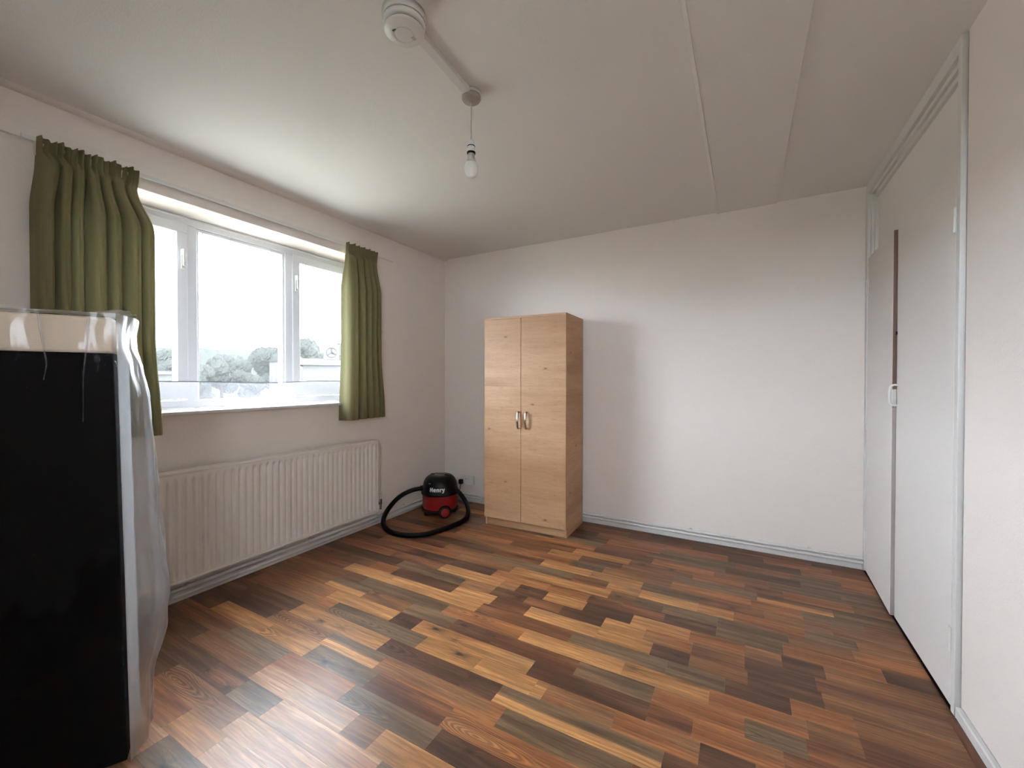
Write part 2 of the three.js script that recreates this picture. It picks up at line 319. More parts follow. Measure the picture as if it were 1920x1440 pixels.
// ================= heating =================
{
  const t = thing('radiator', 'long white ribbed panel radiator under the window', 'radiator', [0, 0, 0]);
  const Z0 = 0.997, Z1 = 2.80, Y0 = 0.134, Y1 = 0.727, pitch = 0.0407, n = Math.round((Z1 - Z0 - 0.02) / pitch);
  const prof = (z) => { const q = (((z - Z0 - 0.012) / pitch) % 1 + 1) % 1; return smooth(0.0, 0.16, q) * (1 - smooth(0.60, 0.76, q)); };  // wide proud rib, narrow channel
  const N = n * 14;
  const front = sheet(N, 40, (u, v) => {
    const z = lerp(Z1 - 0.003, Z0 + 0.003, u), y = Y0 + 0.008 + (Y1 - Y0 - 0.02) * v, e = smooth(Y0 + 0.015, Y0 + 0.05, y) * (1 - smooth(Y1 - 0.06, Y1 - 0.035, y));
    return [0.094 + lerp(0.006 * smooth(Y0, Y0 + 0.03, y), 0.016 * prof(z) - 0.008, e) , y, z];
  });
  part(t, 'front_panel', front, radiatorPaint);
  part(t, 'back_panel', box(0.035, 0.085, Y0 + 0.01, Y1 - 0.012, Z0 + 0.004, Z1 - 0.004), radiatorPaint);
  part(t, 'top_rail', join([box(0.032, 0.105, Y1 - 0.014, Y1, Z0, Z1, 0.004)]), radiatorPaint);
  part(t, 'bottom_rail', box(0.088, 0.101, Y0 - 0.002, Y0 + 0.012, Z0, Z1, 0.003), radiatorPaint);
  part(t, 'side_panel', box(0.034, 0.103, Y0 + 0.004, Y1 - 0.004, Z0 - 0.002, Z0 + 0.004, 0.001), radiatorPaint);
  for (const z of [1.25, 1.9, 2.5]) part(t, 'bracket', box(0.001, 0.036, 0.11, 0.66, z - 0.02, z + 0.02, 0.002), radiatorPaint);
  const valve = part(t, 'valve', join([rod(V(0.062, 0.175, 0.937), V(0.062, 0.222, 0.937), 0.013), rod(V(0.062, 0.175, 0.937), V(0.062, 0.135, 0.937), 0.010), rod(V(0.062, 0.19, 0.937), V(0.062, 0.19, 0.999), 0.010)]), chrome, 'chrome lockshield valve');
  part(valve, 'valve_cap', lathe([[0, 0.268], [0.009, 0.266], [0.0135, 0.258], [0.0145, 0.222], [0, 0.222]], 20).translate(0.062, 0, 0.937), plastic, 'white cap');
  part(t, 'valve_tail', tube([V(0.062, 0.15, 0.937), V(0.062, 0.1, 0.937), V(0.055, 0.096, 0.94), V(0.047, 0.092, 0.95)], 0.0072, 20), gloss);
}
{
  const a = thing('heating_pipe', 'upper of two white painted pipes along the back wall skirting', 'pipe');
  part(a, 'pipe_run', rod(V(0.02, 0.0745, 0.027), V(W - 0.002, 0.0745, 0.027), 0.0098), gloss);
  for (const x of [1.60, 2.345]) part(a, 'pipe_coupling', rod(V(x - 0.013, 0.0745, 0.027), V(x + 0.013, 0.0745, 0.027), 0.0125), gloss);
  const b = thing('heating_pipe', 'lower of two white painted pipes, touching the back wall skirting', 'pipe');
  part(b, 'pipe_run', rod(V(0.02, 0.0485, 0.027), V(W - 0.002, 0.0485, 0.027), 0.0098), gloss);
  for (const x of [1.60, 2.345]) part(b, 'pipe_coupling', rod(V(x - 0.013, 0.0485, 0.027), V(x + 0.013, 0.0485, 0.027), 0.0125), gloss);
  for (const x of [0.62, 1.62, 2.36, 3.1]) part(a, 'pipe_clip', box(x - 0.008, x + 0.008, 0.066, 0.0872, 0.001, 0.026, 0.002), gloss);
  const c = thing('heating_pipe', 'upper white pipe running under the radiator along the window wall', 'pipe');
  part(c, 'pipe_run', rod(V(0.03, 0.0725, 0.04), V(0.03, 0.0725, D - 0.01), 0.0105), gloss);
  for (const z of [0.6, 1.55, 2.3]) part(c, 'pipe_clip', box(0.001, 0.03, 0.06, 0.085, z - 0.008, z + 0.008, 0.002), gloss);
  const d = thing('heating_pipe', 'lower white pipe lying against the skirting of the window wall', 'pipe');
  part(d, 'pipe_run', rod(V(0.0275, 0.0355, 0.04), V(0.0275, 0.0355, D - 0.01), 0.011), gloss);
}

// ================= curtains =================
function curtainGeometry(levels, n = 420, m = 70) {          // levels: [y, [[z, x], ...]]
  const curves = levels.map(([, p]) => new THREE.CatmullRomCurve3(p.map(([z, x]) => V(x, 0, z)), false, 'centripetal'));
  const rows = curves.map((c) => Array.from({ length: n + 1 }, (_, i) => c.getPoint(i / n)));
  const ys = levels.map((l) => l[0]), top = ys[0], bot = ys[ys.length - 1];
  return sheet(n, m, (u, v) => {
    const y = lerp(bot, top, v), i = Math.round(u * n);
    let k = 0; while (k < ys.length - 2 && y < ys[k + 1]) k++;
    const t = smooth(ys[k], ys[k + 1], y), a = rows[k][i], b = rows[k + 1][i];
    return [lerp(a.x, b.x, t) + 0.0015 * (fbm(u * 40, y * 14) - 0.5), y + 0.006 * Math.sin(u * 37) * smooth(0.97, 1, v), lerp(a.z, b.z, t)];
  });
}
// rounded folds between deep narrow valleys: valley positions along the rail, how far each fold stands out
const folds = (valleys, out, back = 0.022) => {
  const p = [];
  out.forEach((x, i) => { const a = valleys[i], b = valleys[i + 1]; for (const [t, k] of [[0, 0], [0.08, 0.3], [0.12, 0.66], [0.22, 0.9], [0.38, 1], [0.52, 0.96], [0.66, 1], [0.79, 0.88], [0.89, 0.62], [0.93, 0.28]]) p.push([lerp(a, b, t), lerp(back, x, k)]); });
  p.push([valleys[valleys.length - 1], back]); return p;
};
{
  // folds run from the left edge to the edge by the glass
  const mid = folds([2.875, 2.804, 2.752, 2.706, 2.636, 2.580, 2.510, 2.449], [0.10, 0.092, 0.075, 0.118, 0.104, 0.122, 0.10]);
  const low = folds([2.890, 2.806, 2.752, 2.700, 2.628, 2.568, 2.494, 2.424], [0.112, 0.096, 0.08, 0.125, 0.112, 0.13, 0.108]);
  const neck = folds([2.862, 2.785, 2.742, 2.703, 2.655, 2.614, 2.566, 2.516], [0.076, 0.07, 0.066, 0.08, 0.074, 0.08, 0.072], 0.044);
  const gather = (z0, z1, n, base, amp) => Array.from({ length: n }, (_, i) => [lerp(z0, z1, i / (n - 1)), base + (i % 2 ? amp : -amp) * (0.5 + hash(i, 3))]);
  const t = thing('curtain', 'long olive green curtain at the left of the window, bunched behind the bed base', 'curtain');
  part(t, 'drape', curtainGeometry([[2.258, gather(2.858, 2.508, 33, 0.062, 0.012)], [2.20, gather(2.860, 2.512, 33, 0.062, 0.009)], [2.165, neck], [1.95, mid], [1.45, mid], [0.93, low]]), curtainCloth);
  part(t, 'header_tape', sheet(60, 2, (u, v) => [0.047 + 0.004 * Math.sin(u * 80), 2.178 + 0.06 * v, lerp(2.866, 2.505, u)]), liningCloth, 'cream gathering tape');
  const l2 = folds([1.312, 1.176, 1.085, 1.015, 0.950, 0.889], [0.125, 0.104, 0.096, 0.092, 0.09]);
  const m2 = folds([1.291, 1.168, 1.090, 1.030, 0.975, 0.924], [0.116, 0.094, 0.09, 0.086, 0.082]);
  const n2 = folds([1.268, 1.168, 1.100, 1.050, 1.004, 0.962], [0.084, 0.074, 0.072, 0.07, 0.068], 0.044);
  const r = thing('curtain', 'shorter olive green curtain hanging right of the window, above the radiator end', 'curtain');
  part(r, 'drape', curtainGeometry([[2.262, gather(1.262, 0.962, 25, 0.062, 0.014)], [2.20, gather(1.266, 0.966, 25, 0.062, 0.010)], [2.16, n2], [1.9, m2], [1.45, m2], [0.905, l2]]), curtainCloth);
  part(r, 'header_tape', sheet(50, 2, (u, v) => [0.047 + 0.004 * Math.sin(u * 60), 2.178 + 0.06 * v, lerp(1.272, 0.958, u)]), liningCloth, 'cream gathering tape');
  const c = thing('curtain_track', 'thin white curtain track along the batten over the window', 'curtain track');
  part(c, 'rail', box(0.03, 0.041, 2.240, 2.258, 0.955, 2.9, 0.003), plastic);
  for (const z of [1.0, 1.55, 2.1, 2.65]) part(c, 'bracket', box(0.0202, 0.0305, 2.246, 2.268, z - 0.012, z + 0.012, 0.001), plastic);
  for (let i = 0; i < 9; i++) part(c, 'glider', box(0.032, 0.039, 2.222, 2.242, 0.985 + i * 0.032, 0.991 + i * 0.032, 0.001), plastic);
}
// net curtain inside the reveal
{
  const t = thing('net_curtain', 'sheer white net curtain hanging across the whole window, hem resting on the sill', 'net curtain');
  const at = (z, y) => {
    const d = (2.165 - y) / (2.165 - 1.045), ruffle = 0.010 * smooth(1.98, 2.16, y) * (fbm(z * 46, 3) - 0.5) * 2 * (0.6 + 0.4 * Math.sin(z * 97));
    const low = smooth(1.24, 1.1, y);
    const crease = 0.024 * (fbm(z * 7 + y * 9, y * 8 - z * 5) - 0.5) * (0.25 + low) + 0.02 * (fbm(z * 3 + 4, y * 2.5) - 0.5);
    return lerp(-0.162, -0.05, Math.pow(d, 1.6)) + ruffle + crease + 0.03 * low * (0.4 + fbm(z * 4, 7));
  };
  const Z0 = 0.975, Z1 = 2.765, seamY = (z) => 1.2 + 0.006 * Math.sin(z * 6) + 0.010 * (fbm(z * 4, 2) - 0.5), hemY = (z) => 1.047 + 0.006 * fbm(z * 5, 1);
  part(t, 'net', sheet(260, 60, (u, v) => { const z = lerp(Z1, Z0, u), y = lerp(seamY(z), 2.165, v); return [at(z, y), y, z]; }), voile);
  part(t, 'hem', sheet(260, 16, (u, v) => { const z = lerp(Z1, Z0, u), y = lerp(hemY(z), seamY(z), v); return [at(z, y) + 0.002, y, z]; }), voileHem, 'doubled hem');
  part(t, 'hem_seam', tube(Array.from({ length: 90 }, (_, i) => { const z = lerp(Z1, Z0, i / 89); return V(at(z, seamY(z)) + 0.002, seamY(z), z); }), 0.0026, 260, 6), std({ name: 'seam thread', color: srgb(96, 94, 108), roughness: 0.9 }), 'grey stitched seam');
  const strand = phys({ name: 'gathered voile', color: srgb(225, 225, 232), roughness: 1, transmission: 0.05, thickness: 0, side: THREE.DoubleSide });
  for (const [za, zb, ya, yb] of [[2.135, 2.06, 2.11, 1.80], [1.98, 1.95, 2.13, 1.96], [1.87, 1.85, 2.13, 1.98], [1.72, 1.70, 2.12, 2.0], [1.46, 1.42, 2.10, 1.92], [2.10, 1.99, 1.46, 1.27], [1.40, 1.37, 1.46, 1.38]])
    part(t, 'net_pleat', tube(Array.from({ length: 8 }, (_, i) => { const q = i / 7, z = lerp(za, zb, q * q), y = lerp(ya, yb, q); return V(at(z, y) + 0.003, y, z); }), 0.0019, 24, 6), strand);
  part(t, 'curtain_wire', rod(V(-0.165, 2.16, WZ0 + 0.003), V(-0.165, 2.16, WZ1 - 0.003), 0.0025, 8), plastic);
}

// ================= wardrobe =================
{
  const t = thing('wardrobe', 'light oak two-door wardrobe standing against the back wall', 'wardrobe', [0.805, 0, 0.472], 0.0285);
  const w = 0.722, h = 1.728, d = 0.395, q = 0.016;
  const side = (x) => box(x, x + q, 0, h - q, -d, 0, 0.001);
  part(t, 'side_panel', side(0), oakB); part(t, 'side_panel', side(w - q), oakB);
  part(t, 'top_panel', box(0, w, h - q, h, -d, 0.018, 0.001), oakA);
  part(t, 'bottom_panel', box(q, w - q, 0.066, 0.082, -d, -0.002), oakA);
  part(t, 'back_panel', box(q, w - q, 0.07, h - q, -d, -d + 0.004), oakA);
  part(t, 'plinth', box(q, w - q, 0.001, 0.062, -0.03, -0.009), oakA);
  const doorGeo = (x0, x1, oy) => { const g = box(x0, x1, 0.067, h - q - 0.001, 0.0015, 0.0185, 0.0012), uv = g.attributes.uv; for (let i = 0; i < uv.count; i++) uv.setXY(i, uv.getX(i) + 0.13, uv.getY(i) * 0.93 + oy); return g; };
  const bow = (x) => tube([V(x, 0.957, 0.018), V(x, 0.957, 0.033), V(x, 0.935, 0.044), V(x, 0.892, 0.050), V(x, 0.849, 0.044), V(x, 0.827, 0.033), V(x, 0.827, 0.018)], 0.0055, 48, 12);
  const dl = part(t, 'door', doorGeo(0.0, 0.3385, 0.02), oakA), dr = part(t, 'door', doorGeo(0.3415, w, 0.02), oakA);
  const bowScaled = (x) => { const g = bow(x); g.translate(-x, 0, 0); g.scale(1.7, 1, 1); g.translate(x, 0, 0); return g; };
  part(dl, 'handle', bowScaled(0.322), nickel, 'satin metal bow handle'); part(dr, 'handle', bowScaled(0.392), nickel, 'satin metal bow handle');
}

// ================= fitted cupboard on the right =================
{
  const t = thing('fitted_cupboard', 'full-height white fitted cupboard with two plain doors along the right wall', 'cupboard');
  const X = W, zL = 0.002, zR = 1.348;
  // outer frame: face boards, stepped bead, set back panel over the doors
  const face = [box(X + 0.0003, X + 0.05, 2.395, H, zL, 1.3185, 0.002), box(X, X + 0.05, 0.012, 2.3955, zL, 0.045, 0.002), box(X, X + 0.05, 0.0, H, 1.318, zR, 0.002)];
  part(t, 'frame', join(face), gloss);
  part(t, 'frame_bead', join([box(X + 0.016, X + 0.05, 2.375, 2.396, 0.044, 1.319, 0.003), box(X + 0.016, X + 0.05, 0.02, 2.396, 0.044, 0.062, 0.003)]), gloss);
  part(t, 'frame_stop', join([box(X + 0.030, X + 0.06, 2.352, 2.376, 0.06, 1.319, 0.003), box(X + 0.030, X + 0.06, 0.02, 2.376, 0.061, 0.08, 0.003)]), gloss);
  part(t, 'fascia_panel', box(X + 0.046, X + 0.062, 1.95, 2.36, 0.05, 1.33), doorPaint);
  part(t, 'interior', join([box(X + 0.6, X + 0.62, 0, H, 0.0, 1.36), box(X + 0.05, X + 0.6, 0, H, 1.335, 1.36), box(X + 0.07, X + 0.6, -0.004, 0.004, 0.0, 1.336)]), std({ name: 'plain cupboard board', color: srgb(196, 178, 156), roughness: 0.85 }), 'plain boards inside the cupboard');
  // far door stands slightly open from its hinges by the back wall
  const far = new THREE.Group(); far.name = 'door'; far.position.set(X + 0.004, 0, 0.052); far.rotation.y = -0.028; t.add(far);
  part(far, 'door_leaf', box(0, 0.018, 0.014, 1.982, 0, 0.582, 0.0025), doorPaint);
  part(far, 'door_edge', box(0.001, 0.017, 1.17, 1.978, 0.5815, 0.5832, 0.0004), std({ name: 'brown edge in gap shade', color: srgb(122, 96, 84), roughness: 0.8 }), 'brown edge coloured dark for the door gap');  // dark gap between the doors is put into this brown edge colour
  part(far, 'door_edge', box(0.001, 0.017, 0.018, 1.09, 0.5815, 0.5832, 0.0004), std({ name: 'grey edge in gap shade', color: srgb(186, 176, 170), roughness: 0.7 }));  // lower edge greyed in its colour to give the shade of the gap
  for (const y of [1.80, 0.23]) part(far, 'hinge', join([rod(V(-0.003, y - 0.045, -0.006), V(-0.003, y + 0.045, -0.006), 0.006, 12), box(-0.004, 0.001, y - 0.042, y + 0.042, -0.005, 0.02, 0.001)]), gloss);
  const near = new THREE.Group(); near.name = 'door'; near.position.set(X, 0, 0.654); t.add(near);
  part(near, 'door_leaf', box(0, 0.018, 0.018, 1.985, 0, 0.662, 0.0025), doorPaint);
  part(near, 'handle', tube([V(0.002, 1.19, 0.018), V(-0.014, 1.192, 0.018), V(-0.026, 1.184, 0.018), V(-0.030, 1.165, 0.018), V(-0.030, 1.115, 0.018), V(-0.026, 1.098, 0.018), V(-0.014, 1.09, 0.018), V(0.002, 1.092, 0.018)], 0.0055, 48, 12), plastic, 'white D-shaped pull handle');
  for (const y of [1.80, 0.265]) part(near, 'hinge', join([rod(V(-0.003, y - 0.045, 0.665), V(-0.003, y + 0.045, 0.665), 0.0055, 12), box(-0.002, 0.001, y - 0.042, y + 0.042, 0.64, 0.664, 0.0008)]), gloss);
  part(near, 'catch', box(-0.004, 0.004, 1.445, 1.462, -0.006, 0.008, 0.001), darkPlastic, 'small dark catch');
}

// ================= ceiling fittings =================
{
  const t = thing('smoke_alarm', 'round white smoke alarm on the ceiling', 'smoke alarm', [1.7, H, 2.372]);
  part(t, 'base_box', lathe([[0, 0], [0.072, 0], [0.072, -0.024], [0.070, -0.0265], [0, -0.0265]], 64), plastic);
  part(t, 'body', lathe([[0, -0.028], [0.0700, -0.028], [0.0705, -0.034], [0.068, -0.0435], [0.060, -0.0445], [0, -0.0445]], 64), plastic);
  part(t, 'vent', lathe([[0, -0.044], [0.048, -0.044], [0.048, -0.058], [0, -0.058]], 48), std({ name: 'dark grey vent', color: srgb(62, 58, 55), roughness: 0.8 }), 'dark vent gap');
  const cover = part(t, 'cover', lathe([[0.050, -0.053], [0.0665, -0.0545], [0.0672, -0.057], [0.062, -0.0625], [0.045, -0.0675], [0.0335, -0.069], [0.033, -0.0665], [0.0312, -0.0665], [0.0307, -0.0695], [0, -0.0705]], 72), plastic);
  part(cover, 'indicator', box(0.012, 0.024, -0.0708, -0.066, -0.034, -0.018, 0.002), agedPlastic, 'small status light window');
  part(cover, 'slot', box(-0.022, -0.008, -0.0694, -0.066, 0.028, 0.035, 0.001), greyPlastic, 'dark slot');
  for (let i = 0; i < 3; i++) { const a = 0.3 + i * 0.45; part(t, 'screw_hole', rod(V(Math.cos(a) * 0.0695, -0.02, -Math.sin(a) * 0.0695), V(Math.cos(a) * 0.0724, -0.02, -Math.sin(a) * 0.0724), 0.0022, 10), darkPlastic, 'dark screw hole'); }
  single('cable_trunking', 'white cable trunking on the ceiling between smoke alarm and pendant', 'trunking', (() => { const g = box(-0.018, 0.018, -0.021, -0.0005, -0.17, 0.17, 0.003); g.rotateY(Math.atan2(0.025, 0.43)); g.translate(1.686, H, 2.138); return g; })(), plastic);
  const p = thing('pendant_light', 'bare white bulb hanging on a cord from the ceiling', 'pendant light', [1.677, H, 1.943]);
  part(p, 'base', lathe([[0, 0], [0.042, 0], [0.042, -0.012], [0.040, -0.014], [0, -0.014]], 48), plastic);
  part(p, 'rose', lathe([[0, -0.014], [0.0405, -0.014], [0.041, -0.026], [0.036, -0.034], [0.012, -0.036], [0.008, -0.042], [0, -0.042]], 48), dullPlastic, 'dull beige rose cap');
  part(p, 'cord', tube([V(0, -0.04, 0), V(0.0015, -0.08, 0.001), V(-0.001, -0.14, 0), V(0, -0.206, 0)], 0.0032, 30, 10), agedPlastic);
  const h = part(p, 'lamp_holder', lathe([[0, -0.202], [0.008, -0.203], [0.0125, -0.212], [0.014, -0.226], [0.0145, -0.228], [0.0155, -0.234], [0.0155, -0.254], [0, -0.254]], 32), plastic);
  part(h, 'ring', lathe([[0.013, -0.2265], [0.0162, -0.2275], [0.0162, -0.2305], [0.013, -0.2315]], 32), darkPlastic, 'dark ring');
  part(h, 'ring', lathe([[0.012, -0.2535], [0.0185, -0.2545], [0.0185, -0.260], [0.012, -0.261]], 32), darkPlastic, 'dark skirt ring');
  const b = part(p, 'bulb', lathe([[0.0225, -0.300], [0.0262, -0.309], [0.0285, -0.321], [0.0280, -0.334], [0.0240, -0.348], [0.0165, -0.358], [0.008, -0.3625], [0, -0.364]], 40), std({ name: 'opal bulb', color: srgb(236, 234, 230), roughness: 0.3 }), 'opal bulb');
  part(b, 'bulb_neck', lathe([[0, -0.258], [0.013, -0.258], [0.0145, -0.272], [0.0175, -0.286], [0.0225, -0.300], [0, -0.300]], 40), agedPlastic);
}

// ================= wall socket and plug =================
{
  const t = thing('wall_socket', 'white double wall socket low on the back wall behind the vacuum cleaner', 'socket', [0.302, 0.213, 0]);
  part(t, 'back_box', box(-0.072, 0.072, -0.044, 0.044, 0, 0.026, 0.003), plastic);
  const f = part(t, 'face_plate', box(-0.073, 0.073, -0.045, 0.045, 0.026, 0.034, 0.003), plastic);
  for (const x of [-0.014, 0.014]) part(f, 'switch', box(x - 0.006, x + 0.006, 0.008, 0.026, 0.033, 0.038, 0.002), agedPlastic);
  const c = single('power_plug', 'black plug in the left half of the wall socket', 'plug', join([box(0.222, 0.262, 0.176, 0.222, 0.0345, 0.07, 0.008), tube([V(0.242, 0.18, 0.055), V(0.24, 0.12, 0.07), V(0.24, 0.06, 0.10), V(0.25, 0.008, 0.16), V(0.29, 0.006, 0.24)], 0.0035, 40, 8)]), darkPlastic);
}

// ================= vacuum cleaner =================
const font = await new FontLoader().loadAsync('fonts/droid/droid_sans_bold.typeface.json');
{
  const t = thing('vacuum_cleaner', 'small red and black tub vacuum cleaner in the corner', 'vacuum cleaner', [0.3, 0, 0.45]);
  part(t, 'base', lathe([[0, 0.035], [0.150, 0.035], [0.164, 0.045], [0.166, 0.060], [0.158, 0.068], [0, 0.068]], 64), darkPlastic);
  part(t, 'drum', lathe([[0, 0.062], [0.150, 0.062], [0.155, 0.075], [0.157, 0.185], [0.160, 0.196], [0, 0.196]], 64), redPlastic, 'red drum');
  const lid = part(t, 'lid', lathe([[0, 0.192], [0.166, 0.192], [0.169, 0.200], [0.167, 0.214], [0.160, 0.222], [0.155, 0.262], [0.145, 0.300], [0.128, 0.330], [0.106, 0.348], [0.085, 0.354], [0, 0.355]], 72), darkPlastic, 'black domed lid');
  const toView = Math.atan2(2.71 - 0.3, 3.44 - 0.45) - 0.16;
  const radiusAt = (y) => (y < 0.262 ? lerp(0.160, 0.155, (y - 0.222) / 0.04) : lerp(0.155, 0.146, (y - 0.262) / 0.038));
  function lettering(name, off, out, m, label) {
    const g = new TextGeometry('Henry', { font, size: 0.033, depth: 0.0012, curveSegments: 5, bevelEnabled: true, bevelThickness: 0.0002, bevelSize: 0.0002, bevelOffset: off, bevelSegments: 1 });
    g.computeBoundingBox(); const bb = g.boundingBox; g.translate(-(bb.min.x + bb.max.x) / 2, -0.016, 0);
    const p = g.attributes.position;
    for (let i = 0; i < p.count; i++) { const y = 0.252 + p.getY(i), r = radiusAt(y) + out + p.getZ(i), a = toView + p.getX(i) * 1.02 / 0.155; p.setXYZ(i, Math.sin(a) * r, y, Math.cos(a) * r); }
    g.computeVertexNormals(); part(lid, name, g, m, label);
  }
  lettering('lettering', 0.0008, 0.0005, letterWhite, 'white outlined name lettering');
  part(lid, 'reel_cover', lathe([[0, 0.362], [0.045, 0.361], [0.056, 0.354], [0.060, 0.348], [0, 0.348]], 40), greyPlastic, 'dark grey cap');
  part(lid, 'carry_handle', tube([V(-0.105, 0.325, 0.02), V(-0.092, 0.346, 0.018), V(-0.05, 0.354, 0.01), V(0.05, 0.354, -0.01), V(0.092, 0.346, -0.018), V(0.105, 0.325, -0.02)], 0.009, 40, 10), darkPlastic);
  part(lid, 'switch', box(-0.012, 0.012, 0.296, 0.306, 0.137, 0.150, 0.003), greyPlastic, 'small grey switch');
  for (const [a, lab] of [[0.94, 'red capped wheel'], [0.94 + Math.PI * 0.98, 'red capped wheel']]) {
    const wheel = part(t, 'wheel', lathe([[0, -0.018], [0.046, -0.018], [0.0505, -0.012], [0.0505, 0.010], [0.047, 0.016], [0, 0.016]], 40).rotateZ(-Math.PI / 2).rotateY(a - Math.PI / 2).translate(Math.sin(a) * 0.150, 0.0508, Math.cos(a) * 0.150), darkRubber);
    part(wheel, 'wheel_cap', lathe([[0, 0.022], [0.030, 0.021], [0.038, 0.017], [0.039, 0.012], [0, 0.012]], 40).rotateZ(-Math.PI / 2).rotateY(a - Math.PI / 2).translate(Math.sin(a) * 0.150, 0.0508, Math.cos(a) * 0.150), redPlastic, lab);
    const arch = new THREE.TorusGeometry(0.056, 0.007, 10, 32, Math.PI).rotateY(a).translate(Math.sin(a) * 0.152, 0.0508, Math.cos(a) * 0.152);
    part(t, 'wheel_arch', arch, darkPlastic);
  }
  for (const a of [-0.5, 2.4]) part(t, 'caster', new THREE.SphereGeometry(0.019, 20, 12).translate(Math.sin(a) * 0.13, 0.0192, Math.cos(a) * 0.13), darkRubber);
  const hosePts = [[0.215, 0.242, 0.545], [0.19, 0.245, 0.592], [0.15, 0.238, 0.651], [0.108, 0.206, 0.748], [0.094, 0.148, 0.848], [0.102, 0.083, 0.929], [0.15, 0.044, 0.988], [0.265, 0.024, 1.045], [0.383, 0.0205, 1.055], [0.488, 0.0205, 1.022], [0.562, 0.0205, 0.955], [0.601, 0.0205, 0.844], [0.626, 0.0205, 0.705], [0.632, 0.0205, 0.555], [0.602, 0.031, 0.446], [0.567, 0.072, 0.392], [0.525, 0.125, 0.372], [0.483, 0.19, 0.392], [0.452, 0.235, 0.420]].map(([x, y, z]) => V(x - 0.3, y, z - 0.45));
  const curve = new THREE.CatmullRomCurve3(hosePts, false, 'centripetal');
  const ribs = 360, hose = new THREE.TubeGeometry(curve, ribs * 2, 0.0195, 14, false), hp = hose.attributes.position, hn = hose.attributes.normal;
  for (let i = 0; i < hp.count; i++) { const k = Math.floor(i / 15); const s = k % 2 ? -0.0011 : 0.0003; hp.setXYZ(i, hp.getX(i) + hn.getX(i) * s, hp.getY(i) + hn.getY(i) * s, hp.getZ(i) + hn.getZ(i) * s); }
  part(t, 'hose', hose, darkPlastic, 'black ribbed hose');
  part(t, 'hose_cuff', rod(V(-0.12, 0.243, 0.13), V(-0.085, 0.242, 0.095), 0.024), darkPlastic);
  part(t, 'hose_cuff', rod(V(0.160, 0.228, -0.036), V(0.125, 0.258, -0.020), 0.024), darkPlastic);
}

